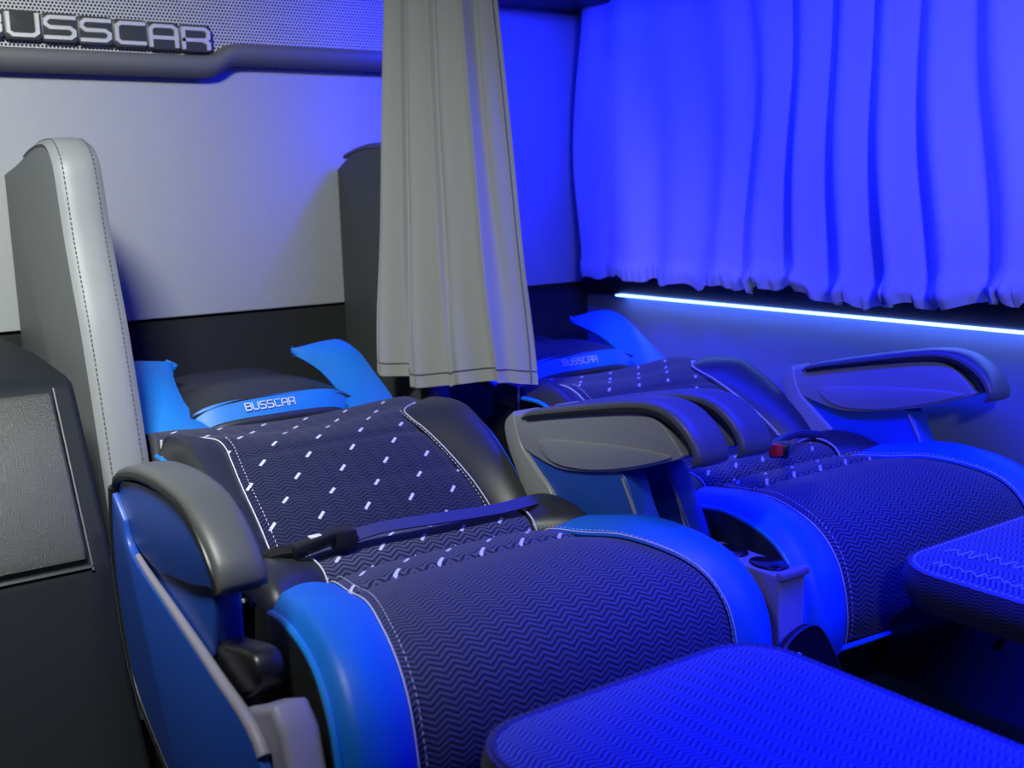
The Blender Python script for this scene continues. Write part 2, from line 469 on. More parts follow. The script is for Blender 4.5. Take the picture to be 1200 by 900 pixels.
def window_curtain():
    root = empty('window_curtain', (1.95, 1.2, -.25))
    from mathutils import noise as NN
    ztop = .50
    def hem(y):
        pts = [(2.45, -.250), (2.2, -.255), (2.0, -.262), (1.85, -.255), (1.7, -.25), (1.6, -.262), (1.52, -.268), (1.42, -.262), (1.30, -.257), (1.24, -.243), (1.15, -.245), (.8, -.245), (-.9, -.245)]
        for a, b in zip(pts, pts[1:]):
            if a[0] >= y >= b[0]: return a[1] + (b[1] - a[1]) * (a[0] - y) / (a[0] - b[0])
        return -.255
    def pt(y, t, side=0):
        z0 = hem(y) + .012 + .007 * math.sin(y * 41 + 2 * math.sin(y * 9)) + .003 * math.sin(y * 97)
        z = z0 + (ztop - z0) * t
        calm = 1 - smoothstep(1.75, 1.95, y)            # rear stretch hangs flatter
        fan = (1 - smoothstep(0, .75, t))
        lean = y + .045 * t * math.sin(y * 3.1)
        f1 = math.sin(lean * 44 + 3.0 * math.sin(lean * 4.3) + .8 * math.sin(t * 5 + y * 6))
        f2 = math.sin(lean * 71 + 2.2 * math.sin(lean * 7 + 1) + 2.0 * t)
        x = 1.955 + (.35 + .65 * calm) * (.020 + .016 * fan) * f1 + (.2 + .8 * calm) * .006 * f2 * (.4 + .6 * fan)
        # gathered elastic hem
        g = 1 - smoothstep(0, .075, t)
        ph = 190 * y + 9 * math.sin(y * 17)
        x += g * (.25 + .75 * calm) * (.010 * math.sin(ph) + .006 * math.sin(2.3 * ph + 1))
        x += .020 * math.exp(-((t - .035) / .03) ** 2) * (-1) * (.3 + .7 * calm)
        z += g * .007 * math.sin(ph * .5 + 1) * calm
        x += .006 * NN.noise(Vector((y * 6, z * 4, 0)))
        yy = y
        if y > 2.30:                                     # wavy free edge at the corner
            k = (y - 2.30) / .14
            yy = y + k * .018 * math.sin(z * 9 + .6)
        return (x, yy, z)
    ts = [k / 26 * .09 for k in range(26)] + [.09 + .91 * k / 44 for k in range(45)]
    def panel(ya, yb, n):
        return [[pt(ya + (yb - ya) * i / n, t) for t in ts] for i in range(n + 1)]
    M().patch(panel(2.445, 1.562, 330), -.0025).build('cloth', MAT['wcurtain'], root, angle=80)
    g2 = [[(p[0] - .006, p[1], p[2] - .004) for p in row] for row in panel(1.572, -.9, 700)]
    M().patch(g2, -.0025).build('cloth', MAT['wcurtain'], root, angle=80)
    m = M(); m.tube([(lambda q: (q[0] - .009, q[1], q[2]))(pt(1.572, t)) for t in ts], .0022, 6)
    m.build('seam', MAT['grey_dark_leather'], root)
    m = M(); m.tube([(lambda q: (q[0] - .002, q[1], q[2]))(pt(2.445, t)) for t in ts], .003, 6)
    m.build('edge_binding', MAT['trim_dark'], root)
    tag(root, 'wide gathered window curtain with ruffled hem lit blue along the right wall', 'curtain')
window_curtain()

# ------------------------------------------------------------------ seats
CX = .86
def stations(st, n):
    return cr(st, n)

def dash_line(path, rad, off, step=.0014, on=3, gap=3):
    st = M(); P = []
    for a, b in zip(path, path[1:]):
        a, b = Vector(a), Vector(b); n = max(1, int((b - a).length / step))
        P += [a.lerp(b, k / n) for k in range(n)]
    k = 0
    while k + on < len(P):
        st.tube([P[k] + off, P[k + on] + off], rad, 5); k += on + gap
    return st

def surf(st, n, puff, bol, crease=None):
    """st: (y, z, w, q) stations. Returns f(side, t, i): side 0 = centre panel (t -1..1), +-1 = bolster (t 0..1)"""
    S_ = stations(st, n)
    nor = []
    for i in range(len(S_)):
        a, b = S_[max(i - 1, 0)], S_[min(i + 1, len(S_) - 1)]
        ty, tz = b[0] - a[0], b[1] - a[1]; L = math.hypot(ty, tz) or 1
        ny, nz = -tz / L, ty / L
        if i == 0: sgn = 1
        nor.append((ny, nz))
    return S_, nor

def seat_surface(st, n, flip, centre, bolster, thick, mat_c, mat_b, names, root, uv0=0., wl=0., skew=None, cut=None, label_b=None):
    S_, nor = surf(st, n, 0, 0)
    sg = 1 if flip else -1
    pth = -thick if flip else thick
    L = [0]
    for a, b in zip(S_, S_[1:]): L.append(L[-1] + math.hypot(b[0] - a[0], b[1] - a[1]))
    G = []; U = []
    NC = 40
    for i, (y, z, w, q) in enumerate(S_):
        row = []; ur = []
        for k in range(NC + 1):
            s_ = -1 + 2 * k / NC
            h = centre(s_, L[i], L[-1])
            row.append((CX + s_ * q, y + sg * nor[i][0] * h, z + sg * nor[i][1] * h)); ur.append((s_ * q, (uv0 + L[i]) * (1 if flip else -1)))
        G.append(row); U.append(ur)
    if not flip: Gx = G
    else: Gx = G
    o = M().patch(Gx, pth, U).build(names[0], mat_c, root, angle=60)
    paths = {}
    for sd in (-1, 1):
        B = []; seam = []; outer = []
        for i, (y, z, w, q) in enumerate(S_):
            if cut and not cut(L[i], L[-1]): continue
            row = []
            for k in range(19):
                t = k / 18
                x, h = bolster(t, q, w + (wl if sd < 0 else 0), L[i], L[-1])
                sk = skew(t, L[i]) if skew else 0
                row.append((CX + sd * x, y + sk + sg * nor[i][0] * h, z + sg * nor[i][1] * h))
            if sd < 0: row = row[::-1]
            B.append(row)
            h0 = bolster(0.02, q, w, L[i], L[-1])[1]
            seam.append((CX + sd * (q + .002), y + sg * nor[i][0] * (h0 + .003), z + sg * nor[i][1] * (h0 + .003)))
            x, h = bolster(1, q, w + (wl if sd < 0 else 0), L[i], L[-1])
            outer.append((CX + sd * (x + .001), y + (skew(1, L[i]) if skew else 0) + sg * nor[i][0] * h, z + sg * nor[i][1] * h))
        b = M().patch(B, pth).build(names[1], mat_b, root, angle=60)
        paths[sd] = (seam, outer)
    return o, paths, (S_, nor, L)

def fw(P, dz=0):
    """draw the forward end of the arm back a little"""
    return [((y if y > 1.45 else 1.45 + (y - 1.45) * .80), z + dz - .006) for y, z in P]

def arm_shape(m_root, x0, x1, inner):
    """raised armrest: grey shell, black seam, padded top; upright running down and forward"""
    bottom = [(1.62, -.450), (1.55, -.468), (1.50, -.475), (1.40, -.463), (1.29, -.442), (1.20, -.418), (1.14, -.398)]
    shell = cr(fw([(1.655, -.432), (1.640, -.405), (1.58, -.388), (1.48, -.372), (1.39, -.362), (1.28, -.348), (1.215, -.350), (1.175, -.368), (1.145, -.392), (1.14, -.402), (1.20, -.420), (1.29, -.444), (1.40, -.464), (1.50, -.476), (1.57, -.468), (1.63, -.452)]), 5, True)
    M().prism(shell, 0, x0 + .006, x1 - .006, .010, 4).build('arm_shell', MAT['shell_grey'], m_root)
    # lower scoop of the shell: shallow swelling lens on both faces
    lens = cr(fw([(1.56, -.436), (1.45, -.418), (1.33, -.408), (1.22, -.402), (1.165, -.403), (1.20, -.416), (1.30, -.441), (1.42, -.462), (1.52, -.466)]), 5, True)
    M().prism(lens, 0, x0 + .001, x1 - .001, .006, 3).build('arm_scoop', MAT['shell_grey'], m_root)
    top = fw([(1.60, -.390), (1.52, -.373), (1.39, -.350), (1.28, -.335), (1.215, -.331), (1.165, -.340), (1.120, -.362), (1.100, -.385)], -.004)
    def off(P, d):
        o = []
        for i, p in enumerate(P):
            a, b = P[max(0, i - 1)], P[min(len(P) - 1, i + 1)]
            ty, tz = b[0] - a[0], b[1] - a[1]; L = math.hypot(ty, tz); o.append((p[0] - tz / L * d * -1, p[1] + ty / L * d * -1))
        return o
    T = cr(top, 6)
    seamP = off(T, -.010)
    lo = T + [(p[0], p[1]) for p in seamP[::-1]]
    M().prism(lo, 0, x0 + .001, x1 - .001, .001, 2).build('arm_seam', MAT['black_plastic'], m_root)
    # pad: rounded section swept along the top and hooking over the tip
    G = []
    Tp = cr(fw([(1.610, -.395), (1.585, -.386), (1.52, -.372), (1.39, -.348), (1.28, -.332), (1.215, -.328), (1.165, -.337), (1.122, -.360), (1.100, -.388), (1.108, -.404)], -.007), 6)
    n = len(Tp)
    for i, p in enumerate(Tp):
        a, b = Tp[max(0, i - 1)], Tp[min(n - 1, i + 1)]
        ty, tz = b[0] - a[0], b[1] - a[1]; L = math.hypot(ty, tz); ny, nz = tz / L, -ty / L
        f = i / (n - 1); H = .007 + .006 * math.sin(PI * min(1, f * 1.1 + .05)) + .006 * smoothstep(.5, .85, f)
        H *= smoothstep(0, .06, f) * .85 + .15
        if f > .93: H *= max(.25, (1 - f) / .07)
        row = []
        for k in range(15):
            th = PI * k / 14
            cxx = (x0 + x1) / 2 - math.copysign(abs(math.cos(th)) ** .6, math.cos(th)) * (x1 - x0) / 2
            hh = abs(math.sin(th)) ** .7 * H
            row.append((cxx, p[0] + ny * hh, p[1] + nz * hh))
        G.append(row)
    M().patch(G, .003).build('arm_pad', MAT['dark_pad'], m_root, angle=60)
    up = cr([(1.665, -.415), (1.675, -.440), (1.64, -.49), (1.60, -.55), (1.58, -.62), (1.58, -.70)], 5) + \
         cr([(1.24, -.70), (1.27, -.60), (1.315, -.515), (1.345, -.462), (1.40, -.455), (1.50, -.468), (1.56, -.46), (1.62, -.42)], 5)
    M().prism(up, 0, x0 + .012, x1 - .012, .004, 3).build('upright', MAT['shell_blue'], m_root)
    rim = cr([(1.640, -.400), (1.668, -.425), (1.662, -.465), (1.63, -.52), (1.60, -.585), (1.585, -.64), (1.58, -.70)], 5) + cr([(1.475, -.70), (1.500, -.60), (1.525, -.535), (1.575, -.495), (1.615, -.462), (1.632, -.430)], 5)
    M().prism(rim, 0, x0 + .004, x1 - .004, .006, 3).build('upright_rim', MAT['shell_edge'], m_root)
    r2 = M(); r2.tube([(x0 + .004, p[0], p[1]) for p in [(1.525, -.532), (1.508, -.57), (1.495, -.61), (1.478, -.69)]], .004, 6)
    r2.tube([(x0 + .012, p[0], p[1]) for p in [(1.345, -.468), (1.318, -.515), (1.290, -.58), (1.26, -.68)]], .003, 6)
    r2.build('trim_line', MAT['shell_edge'], m_root)

def headrest(root):
    hr = M()
    # padded centre body
    G = []
    for i in range(25):
        a = i / 24; y = 2.062 + .31 * a
        row = []
        for k in range(29):
            s_ = -1 + 2 * k / 28
            edge = 1 - abs(s_) ** 3.2
            zt = -.462 + .052 * edge * (.55 + .45 * math.sin(PI * min(1, a * 1.6 + .12)) ** .6) + .02 * a
            row.append((CX + s_ * (.178 - .02 * a), y, zt - .014))
        G.append(row)
    h = hr.patch(G, .05).build('headrest', MAT['black_leather'], root, angle=70)
    # blue strip across its front
    path = cr([(-.180, 2.075, -.462), (-.168, 2.07, -.438), (-.145, 2.062, -.412), (-.10, 2.055, -.398), (0, 2.05, -.394), (.09, 2.052, -.396), (.135, 2.06, -.408), (.165, 2.068, -.432), (.178, 2.075, -.458)], 6)
    path = [(x * 1.06, y - .014, z - .014) for x, y, z in path]
    def Q(x, y, z, t, o=0.0):
        return (CX + x * (1 + .02 * t), y - .010 + .022 * t - o * .8, z - .012 + .034 * t + .003 * math.sin(PI * t) + o * .6)
    G = [[Q(x, y, z, k / 6) for k in range(7)] for x, y, z in path]
    strip = M().patch(G, .006).build('headrest_strip', MAT['blue_flap'], h, angle=60)
    strip['label'] = 'blue strip with maker lettering'
    m = M(); tot = .105; lw = tot / 7 * .74
    mid = path[len(path) // 2]
    for i, ch in enumerate('BUSSCAR'):
        xo = -tot / 2 + i * tot / 7 - .015
        for pth in GL[ch]:
            ribbon(m, [(xo + a * lw, .22 + b * .52) for a, b in pth], lambda x, y, d: Q(x, 2.036, -.388, y, .0025 + d), .0021, .0006) if False else None
            ribbon(m, [(xo + a * lw, .005 + b * .0120) for a, b in pth], lambda x, y, d: Q(x, 2.0365, -.4085, .12 + y / .0345, .003 + d), .0017, .0006)
    m.build('lettering', MAT['white_label'], h, smooth=False)
    # dark lip below the strip
    m = M(); m.tube([(CX + x * .96, y - .004, z - .022) for x, y, z in path], .012, 10)
    m.build('headrest_lip', MAT['black_leather'], h)
    # wings
    out = [(.990, 2.26, -.340), (1.030, 2.255, -.326), (1.065, 2.245, -.319), (1.095, 2.22, -.318), (1.112, 2.17, -.342), (1.118, 2.12, -.378), (1.122, 2.07, -.412), (1.115, 2.03, -.432), (1.080, 2.00, -.438), (1.030, 1.995, -.436)]
    inn = [(.990, 2.26, -.340), (.998, 2.235, -.348), (1.006, 2.21, -.356), (1.012, 2.18, -.366), (1.016, 2.15, -.378), (1.018, 2.12, -.392), (1.017, 2.09, -.404), (1.014, 2.06, -.416), (1.008, 2.03, -.426), (1.000, 1.998, -.434)]
    O = cr(out, 5); I = cr(inn, 5)
    for sd in (-1, 1):
        G = []
        for o_, i_ in zip(O, I):
            row = []
            for k in range(9):
                t = k / 8
                p = Vector(i_).lerp(Vector(o_), t); bul = .010 * math.sin(PI * t)
                row.append((CX + sd * (p.x - CX), p.y - bul * .4, p.z + bul))
            if sd < 0: row = row[::-1]
            G.append(row)
        wv = M().patch(G, .016).build('headrest_wing', MAT['blue_flap'], h, angle=70)
    return h

def make_seat(second=False):
    root = empty('reclining_seat', (CX, 1.4, FZ))
    # ---- backrest
    bst = [(1.565, -.615, .272, .207), (1.60, -.572, .280, .207), (1.66, -.525, .290, .204), (1.74, -.480, .302, .198), (1.80, -.450, .306, .190),
           (1.84, -.434, .307, .184), (1.872, -.424, .305, .188), (1.895, -.420, .297, .212), (1.915, -.419, .287, .244), (1.935, -.418, .276, .268), (1.97, -.416, .270, .268), (2.01, -.418, .268, .266), (2.05, -.435, .25, .248), (2.08, -.465, .24, .238), (2.09, -.51, .23, .228)]
    def c_b(s_, l, L):
        edge = 1 - abs(s_) ** 6
        cr_ = math.exp(-((l - .185) / .008) ** 2) * .004 + math.exp(-((l - .30) / .010) ** 2) * .003
        dip = .020 * (1 - s_ * s_) * smoothstep(.30, .42, l)
        return .008 * edge - .002 - cr_ - dip
    def b_b(t, q, w, l, L):
        wf = max(.0, w - q)
        k = min(1, wf / .05)
        h = k * (.036 * math.sin(PI * t * .62) ** .8) if t > 0 else 0
        h *= (1 + .30 * math.sin(PI * min(1, l / .42))) * (1 - .75 * smoothstep(.29, .43, l))
        x = q + wf * t
        if t > .7: h -= k * (.028 * ((t - .7) / .3) ** 1.9)
        return x, h
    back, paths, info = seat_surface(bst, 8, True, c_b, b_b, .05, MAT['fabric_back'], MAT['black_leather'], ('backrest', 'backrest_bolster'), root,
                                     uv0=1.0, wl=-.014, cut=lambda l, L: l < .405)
    for sd in (-1, 1):
        seam, outer = paths[sd]
        M().tube(seam, .0011, 6).build('seam_thread', MAT['thread'], back)
        st = [(p[0] - sd * .012, p[1], p[2] + .0035) for p in seam[4:int(len(seam) * .8)]]
        dash_line(st, .0006, Vector((0, -.002, .002)), on=3, gap=3).build('stitching', MAT['thread'], back)
        M().tube([(p[0] + sd * .002, p[1], p[2] - .004) for p in outer[:int(len(outer) * .86)]], .0045, 8).build('piping', MAT['blue_pipe'], back)
    # rear shell below backrest
    sh = [(p[0] + .02, p[1] - .045) for p in cr([(1.56, -.63), (1.66, -.54), (1.82, -.45), (1.94, -.42), (2.08, -.47)], 4)]
    sh += [(2.14, -.60), (2.10, -.72), (1.75, -.80), (1.60, -.80)]
    M().prism(sh, 0, CX - .262, CX + .262, .015, 3).build('back_shell', MAT['black_plastic'], root)
    headrest(root)
    # ---- cushion, front section
    cst = [(1.432, -.582, .270, .188), (1.425, -.560, .278, .192), (1.40, -.552, .284, .196), (1.34, -.545, .290, .206), (1.26, -.533, .302, .220), (1.18, -.540, .312, .240), (1.125, -.558, .321, .253),
           (1.09, -.590, .327, .260), (1.072, -.632, .330, .263), (1.066, -.68, .330, .262), (1.072, -.72, .325, .258)]
    def c_c(s_, l, L):
        edge = 1 - abs(s_) ** 5
        cr_ = math.exp(-((l - .105) / .008) ** 2) * .014 - .004 * math.sin(PI * min(1, l / .105))
        return .012 * edge - .003 - cr_ - .006 * (1 - smoothstep(0, .03, l))
    def b_c(t, q, w, l, L):
        f = smoothstep(0, .05, l)
        h = (.018 * f) * math.sin(PI * .5 * min(1, t * 1.4)) + .006 * math.sin(PI * t)
        if t > .82: h -= .016 * ((t - .82) / .18) ** 1.6
        return q + (w - q) * t, h
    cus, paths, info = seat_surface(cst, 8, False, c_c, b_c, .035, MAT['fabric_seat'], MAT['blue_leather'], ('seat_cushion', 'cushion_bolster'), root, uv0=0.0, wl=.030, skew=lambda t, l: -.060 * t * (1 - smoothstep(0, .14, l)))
    for sd in (-1, 1):
        seam, outer = paths[sd]
        M().tube(seam[2:], .0010, 6).build('seam_thread', MAT['thread'], cus)
        dash_line([(p[0] - sd * .009, p[1], p[2] + .0045) for p in seam[8:]], .0006, Vector((0, -.002, .002))).build('stitching', MAT['thread'], cus)
        M().tube([(p[0] + sd * .002, p[1], p[2] - .002) for p in outer], .005, 8).build('piping', MAT['blue_pipe'], cus)
        # dark side skirt under the piping
        S_ = outer
        Gs = []
        for i, p in enumerate(S_):
            row = [(p[0] - sd * .002, p[1] + .004, p[2] - .002 + (-.90 - p[2]) * k / 6) for k in range(7)]
            row = [(r[0] - sd * .006 * k, r[1] + .012 * k, r[2]) for k, r in enumerate(row)]
            if sd > 0: row = row[::-1]
            Gs.append(row)
        M().patch(Gs, .008).build('side_skirt', MAT['black_leather'], root, angle=60)
    # cushion bottom body
    M().prism([(1.56, -.60), (1.42, -.60), (1.30, -.578), (1.16, -.590), (1.10, -.65), (1.10, -.72), (1.16, -.86), (1.60, -.86)], 0, CX - .262, CX + .262, .01).build('cushion_base', MAT['black_plastic'], root)
    # front lower piping
    M().tube([(CX + s_ * .325, 1.066, -.722 - .01 * (1 - s_ * s_)) for s_ in [k / 10 - 1 for k in range(21)]], .005, 8).build('piping', MAT['blue_pipe'], cus)
    # ---- rear roll and corner pads
    rst = [(1.60, -.60, .285, .20), (1.575, -.565, .285, .20), (1.535, -.541, .288, .197), (1.49, -.537, .288, .194), (1.455, -.550, .284, .190), (1.438, -.585, .275, .188)]
    def c_r(s_, l, L): return .008 * (1 - abs(s_) ** 4) - .004
    def b_r(t, q, w, l, L):
        h = .013 * math.sin(PI * .5 * min(1, t * 1.5)) 
        if t > .75: h -= .030 * ((t - .75) / .25) ** 1.8
        return q + (w - q) * t, h
    roll, paths, info = seat_surface(rst, 7, False, c_r, b_r, .03, MAT['fabric_seat'], MAT['black_leather'], ('cushion_roll', 'corner_pad'), root, uv0=-.17, wl=.026, skew=lambda t, l: -.060 * t * smoothstep(.08, .19, l))
    for sd in (-1, 1):
        M().tube(paths[sd][0][3:], .0014, 6).build('seam_thread', MAT['thread'], roll)
    return root

seat1 = make_seat()

def copy_tree(o, parent=None):
    c = o.copy(); COL.objects.link(c); c.parent = parent
    for ch in [x for x in bpy.data.objects if x.parent == o]: copy_tree(ch, c)
    return c
seat2 = copy_tree(seat1)
DX = .775
seat2.location.x += DX
tag(seat1, 'reclined blue and navy passenger seat nearest the left console', 'seat', 'reclining passenger seats')
tag(seat2, 'reclined passenger seat beside the window wall, washed in blue light', 'seat', 'reclining passenger seats')

# armrests (parts of their seats)
def arm(root, x0, x1):
    a = empty('armrest', (0, 0, 0)); a.parent = root
    a.location = Vector(((x0 + x1) / 2, 1.6, -.7)) - root.location
    arm_shape(a, x0, x1, 1); return a
arm(seat1, 1.142, 1.212)
arm(seat2, 1.238, 1.306)
arm(seat2, 1.898, 1.966)

# left armrest of the first seat, lowered, with outer shell
def left_arm(root):
    a = empty('armrest', (0, 0, 0)); a.parent = root
    a.location = Vector((.47, 1.6, -.9)) - root.location
    x0, x1 = .430, .494
    # outer face inside the black seam
    up_ = .007
    face = cr([(1.635, -.412), (1.56, -.392), (1.49, -.386), (1.42, -.384), (1.35, -.392), (1.29, -.418), (1.258, -.446), (1.240, -.466), (1.280, -.468), (1.34, -.482), (1.42, -.492), (1.50, -.50), (1.59, -.478)], 5, True)
    M().prism(face, 0, x0 + .004, x1 - .010, .008, 3).build('arm_shell', MAT['shell_blue'], a)
    Tp = cr([(1.650, -.424), (1.63, -.404), (1.56, -.386), (1.49, -.378), (1.42, -.377), (1.35, -.385), (1.292, -.410), (1.252, -.442), (1.236, -.470)], 6)
    Tp = [(p[0], p[1] + .006) for p in Tp]
    n = len(Tp); G = []; s1 = []
    for i, p in enumerate(Tp):
        q, b = Tp[max(0, i - 1)], Tp[min(n - 1, i + 1)]
        ty, tz = b[0] - q[0], b[1] - q[1]; L = math.hypot(ty, tz); ny, nz = tz / L, -ty / L
        f = i / (n - 1); H = .006 + .006 * smoothstep(0, .2, f) + .003 * smoothstep(.45, .75, f)
        if f > .88: H *= .35 + .65 * math.sqrt(max(0, 1 - ((f - .88) / .12) ** 2))
        row = []
        for k in range(17):
            th = PI * k / 16
            cxx = (x0 + x1) / 2 - math.copysign(abs(math.cos(th)) ** .6, math.cos(th)) * (x1 - x0) / 2
            row.append((cxx, p[0] + ny * abs(math.sin(th)) ** .6 * H, p[1] + nz * abs(math.sin(th)) ** .6 * H))
        G.append(row); s1.append((x0 + .003, p[0] + ny * -.002, p[1] + nz * -.002))
    M().patch(G, .004).build('arm_pad', MAT['dark_pad'], a, angle=60)
    # solid filling under the pad on the inner side and the black seam round the face
    M().prism([(p[0], p[1]) for p in Tp] + [(1.250, -.472), (1.29, -.482), (1.36, -.492), (1.50, -.50), (1.62, -.47)], 0, x0 + .012, x1 - .004, .004).build('pad_core', MAT['dark_pad'], a)
    M().tube(s1, .0065, 8).build('arm_seam', MAT['black_plastic'], a)
    # outer side shell: rear edge sweeps down and forward, top ridge slopes to the front
    rear = cr([(1.652, -.418), (1.668, -.50), (1.665, -.58), (1.640, -.67), (1.600, -.73), (1.48, -.80), (1.36, -.86)], 6)
    ridge = cr([(1.10, -.70), (1.143, -.613), (1.271, -.575), (1.42, -.538), (1.53, -.512), (1.585, -.490), (1.60, -.455)], 6)
    M().prism(rear + [(1.10, -.90)] + ridge, 0, .426, .440, .004).build('side_shell', MAT['shell_blue'], a)
    M().tube([(.430, p[0] - .004, p[1] + .002) for p in rear], .0075, 8).build('rear_gap', MAT['black_plastic'], a)
    M().tube([(.432, p[0] + .010, p[1] - .004) for p in rear], .0062, 8).build('rear_rim', MAT['grey_dark_leather'], a)
    m = M(); rid = ridge[5:-9]
    m.tube([(.4335, p[0], p[1]) for p in rid], [.0085 - .004 * i / len(rid) for i in range(len(rid))], 10)
    m.build('ridge_rim', MAT['lavender'], a)
    # inner boxes and lever in the recess
    M().prism(cr([(1.62, -.44), (1.50, -.47), (1.38, -.475), (1.29, -.462), (1.285, -.52), (1.33, -.60), (1.50, -.62), (1.62, -.58)], 4, True), 0, .4415, .478, .006).build('arm_stem', MAT['shell_blue'], a)
    M().prism([(1.49, -.62), (1.49, -.545), (1.40, -.505), (1.305, -.498), (1.300, -.560), (1.32, -.64)], 0, .442, .486, .008).build('bracket', MAT['lavender'], a)
    M().prism(cr([(1.345, -.602), (1.320, -.557), (1.24, -.534), (1.185, -.527), (1.170, -.557), (1.20, -.584), (1.26, -.612), (1.31, -.637)], 4, True), 0, .446, .484, .008).build('recline_lever', MAT['black_plastic'], a)
    M().prism([(1.30, -.84), (1.275, -.634), (1.20, -.596), (1.125, -.566), (1.095, -.590), (1.03, -.80)], 0, .442, .490, .010).build('front_cover', MAT['lavender'], a)
    M().prism([(1.60, -.86), (1.60, -.56), (1.45, -.59), (1.30, -.63), (1.20, -.66), (1.15, -.86)], 0, .4425, .500, .006).build('inner_body', MAT['black_plastic'], a)
left_arm(seat1)

# leg rests
def leg_rest(root, x0, x1, yr, z, yf, th, threads=False):
    r = .075
    base = []
    for (cx, cy, a0) in ((x1 - r, yr - r, 0), (x0 + r, yr - r, PI / 2)):
        for k in range(9): base.append((cx + r * math.cos(a0 + k * PI / 16), cy + r * math.sin(a0 + k * PI / 16)))
    for (cx, cy, a0) in ((x0 + r, yf + r, PI), (x1 - r, yf + r, 1.5 * PI)):
        for k in range(9): base.append((cx + r * math.cos(a0 + k * PI / 16), cy + r * math.sin(a0 + k * PI / 16)))
    # top surface: concentric rings domed
    cxm, cym = (x0 + x1) / 2, (yr + yf) / 2; n = len(base)
    m = M(); rings = 14; vs = []; uv = []
    for k in range(rings):
        s_ = 1 - k / rings
        for (x, y) in base:
            X = cxm + (x - cxm) * s_; Y = cym + (y - cym) * s_
            h = .018 * (1 - s_ ** 5) 
            vs.append((X, Y, z - .018 + h)); uv.append((X - cxm, Y))
    vs.append((cxm, cym, z)); uv.append((0, cym)); fs = []
    for k in range(rings - 1):
        for i in range(n): fs.append((k * n + i, k * n + (i + 1) % n, (k + 1) * n + (i + 1) % n, (k + 1) * n + i))
    for i in range(n): fs.append(((rings - 1) * n + i, (rings - 1) * n + (i + 1) % n, len(vs) - 1))
    o = len(vs)
    vs += [(x, y, z - .026) for x, y in base]; uv += [(x, y) for x, y in base]
    for i in range(n): fs.append((i, o + i, o + (i + 1) % n, (i + 1) % n))
    fs.append(tuple(o + i for i in range(n)))
    m.add(vs, fs, uv)
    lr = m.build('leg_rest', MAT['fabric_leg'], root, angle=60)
    # side band
    m = M(); G = []; U = []; acc = 0
    for i in range(n + 1):
        x, y = base[i % n]; px, py = base[(i - 1) % n]
        if i: acc += math.hypot(x - px, y - py)
        dx, dy = x - cxm, y - cym; L = math.hypot(dx, dy)
        row = []; ur = []
        for k in range(9):
            t = k / 8; b = .006 * math.sin(PI * t) - .012 * max(0, t - .6)
            row.append((x + dx / L * b, y + dy / L * b, z - .020 - (th - .02) * t)); ur.append((acc, t * th))
        G.append(row); U.append(ur)
    m.patch(G, .01, U)
    m.build('side_band', MAT['leg_side'], lr, angle=60)
    M().prism([(cxm + (x - cxm) * .93, cym + (y - cym) * .93) for x, y in base], 2, z - th, z - .024).build('base_board', MAT['black_plastic'], lr)
    # edge welt
    m = M(); m.tube([(x, y, z - .020) for x, y in base + base[:1]], .0042, 7); m.build('welt', MAT['webbing'] if not threads else MAT['fabric_leg'], lr)
    # white stitches along the edge
    pth = [(cxm + (x - cxm) * 1.0, cym + (y - cym) * 1.0, z - .0165) for x, y in base + base[:1]]
    if threads:
        # evenly spaced short stitches on the edge
        dash_line(pth, .0010, Vector((0, 0, .001)), step=.002, on=2, gap=3).build('stitching', MAT['thread'], lr)
        rnd = random.Random(3)
        m = M()
        def topz(x, y):
            s_ = max(abs(x - cxm) / ((x1 - x0) / 2), 0); return z - .018 + .018 * (1 - min(1, s_) ** 5) + .002
        # loose zigzag loops parallel to the left edge
        pts = []
        y = yr - .055
        k = 0
        while y > yf + .30:
            pts.append((x0 + .020 + .010 * (k % 2) + rnd.uniform(-.003, .003), y + rnd.uniform(-.003, .003), 0)); y -= rnd.uniform(.006, .011); k += 1
        P2 = cr(pts, 4); m.tube([(p[0], p[1], topz(p[0], p[1])) for p in P2], .0008, 5)
        pts = []; y = yr - .045; k = 0
        while y > yf + .25:
            pts.append((x0 + .070 + .05 * (yr - y) + .014 * (1 if k % 2 else -1) * rnd.uniform(.3, 1.3), y, 0)); y -= rnd.uniform(.006, .016); k += 1
        P2 = cr(pts, 5); m.tube([(p[0], p[1], topz(p[0], p[1])) for p in P2], .0008, 5)
        m.build('loose_thread', MAT['thread'], lr)
    # hinge arm to the seat
    M().prism([(yr - .02, z - th + .005), (yr - .10, z - th + .005), (yr + .04, -.80), (yr + .12, -.80), (yr + .12, -.74)], 0, cxm - .12, cxm + .12, .004).build('hinge', MAT['black_plastic'], lr)
    return lr
leg_rest(seat1, .630, 1.092, 1.008, -.598, .35, .075)
leg_rest(seat2, 1.372, 1.83, .985, -.546, .30, .072, threads=True)

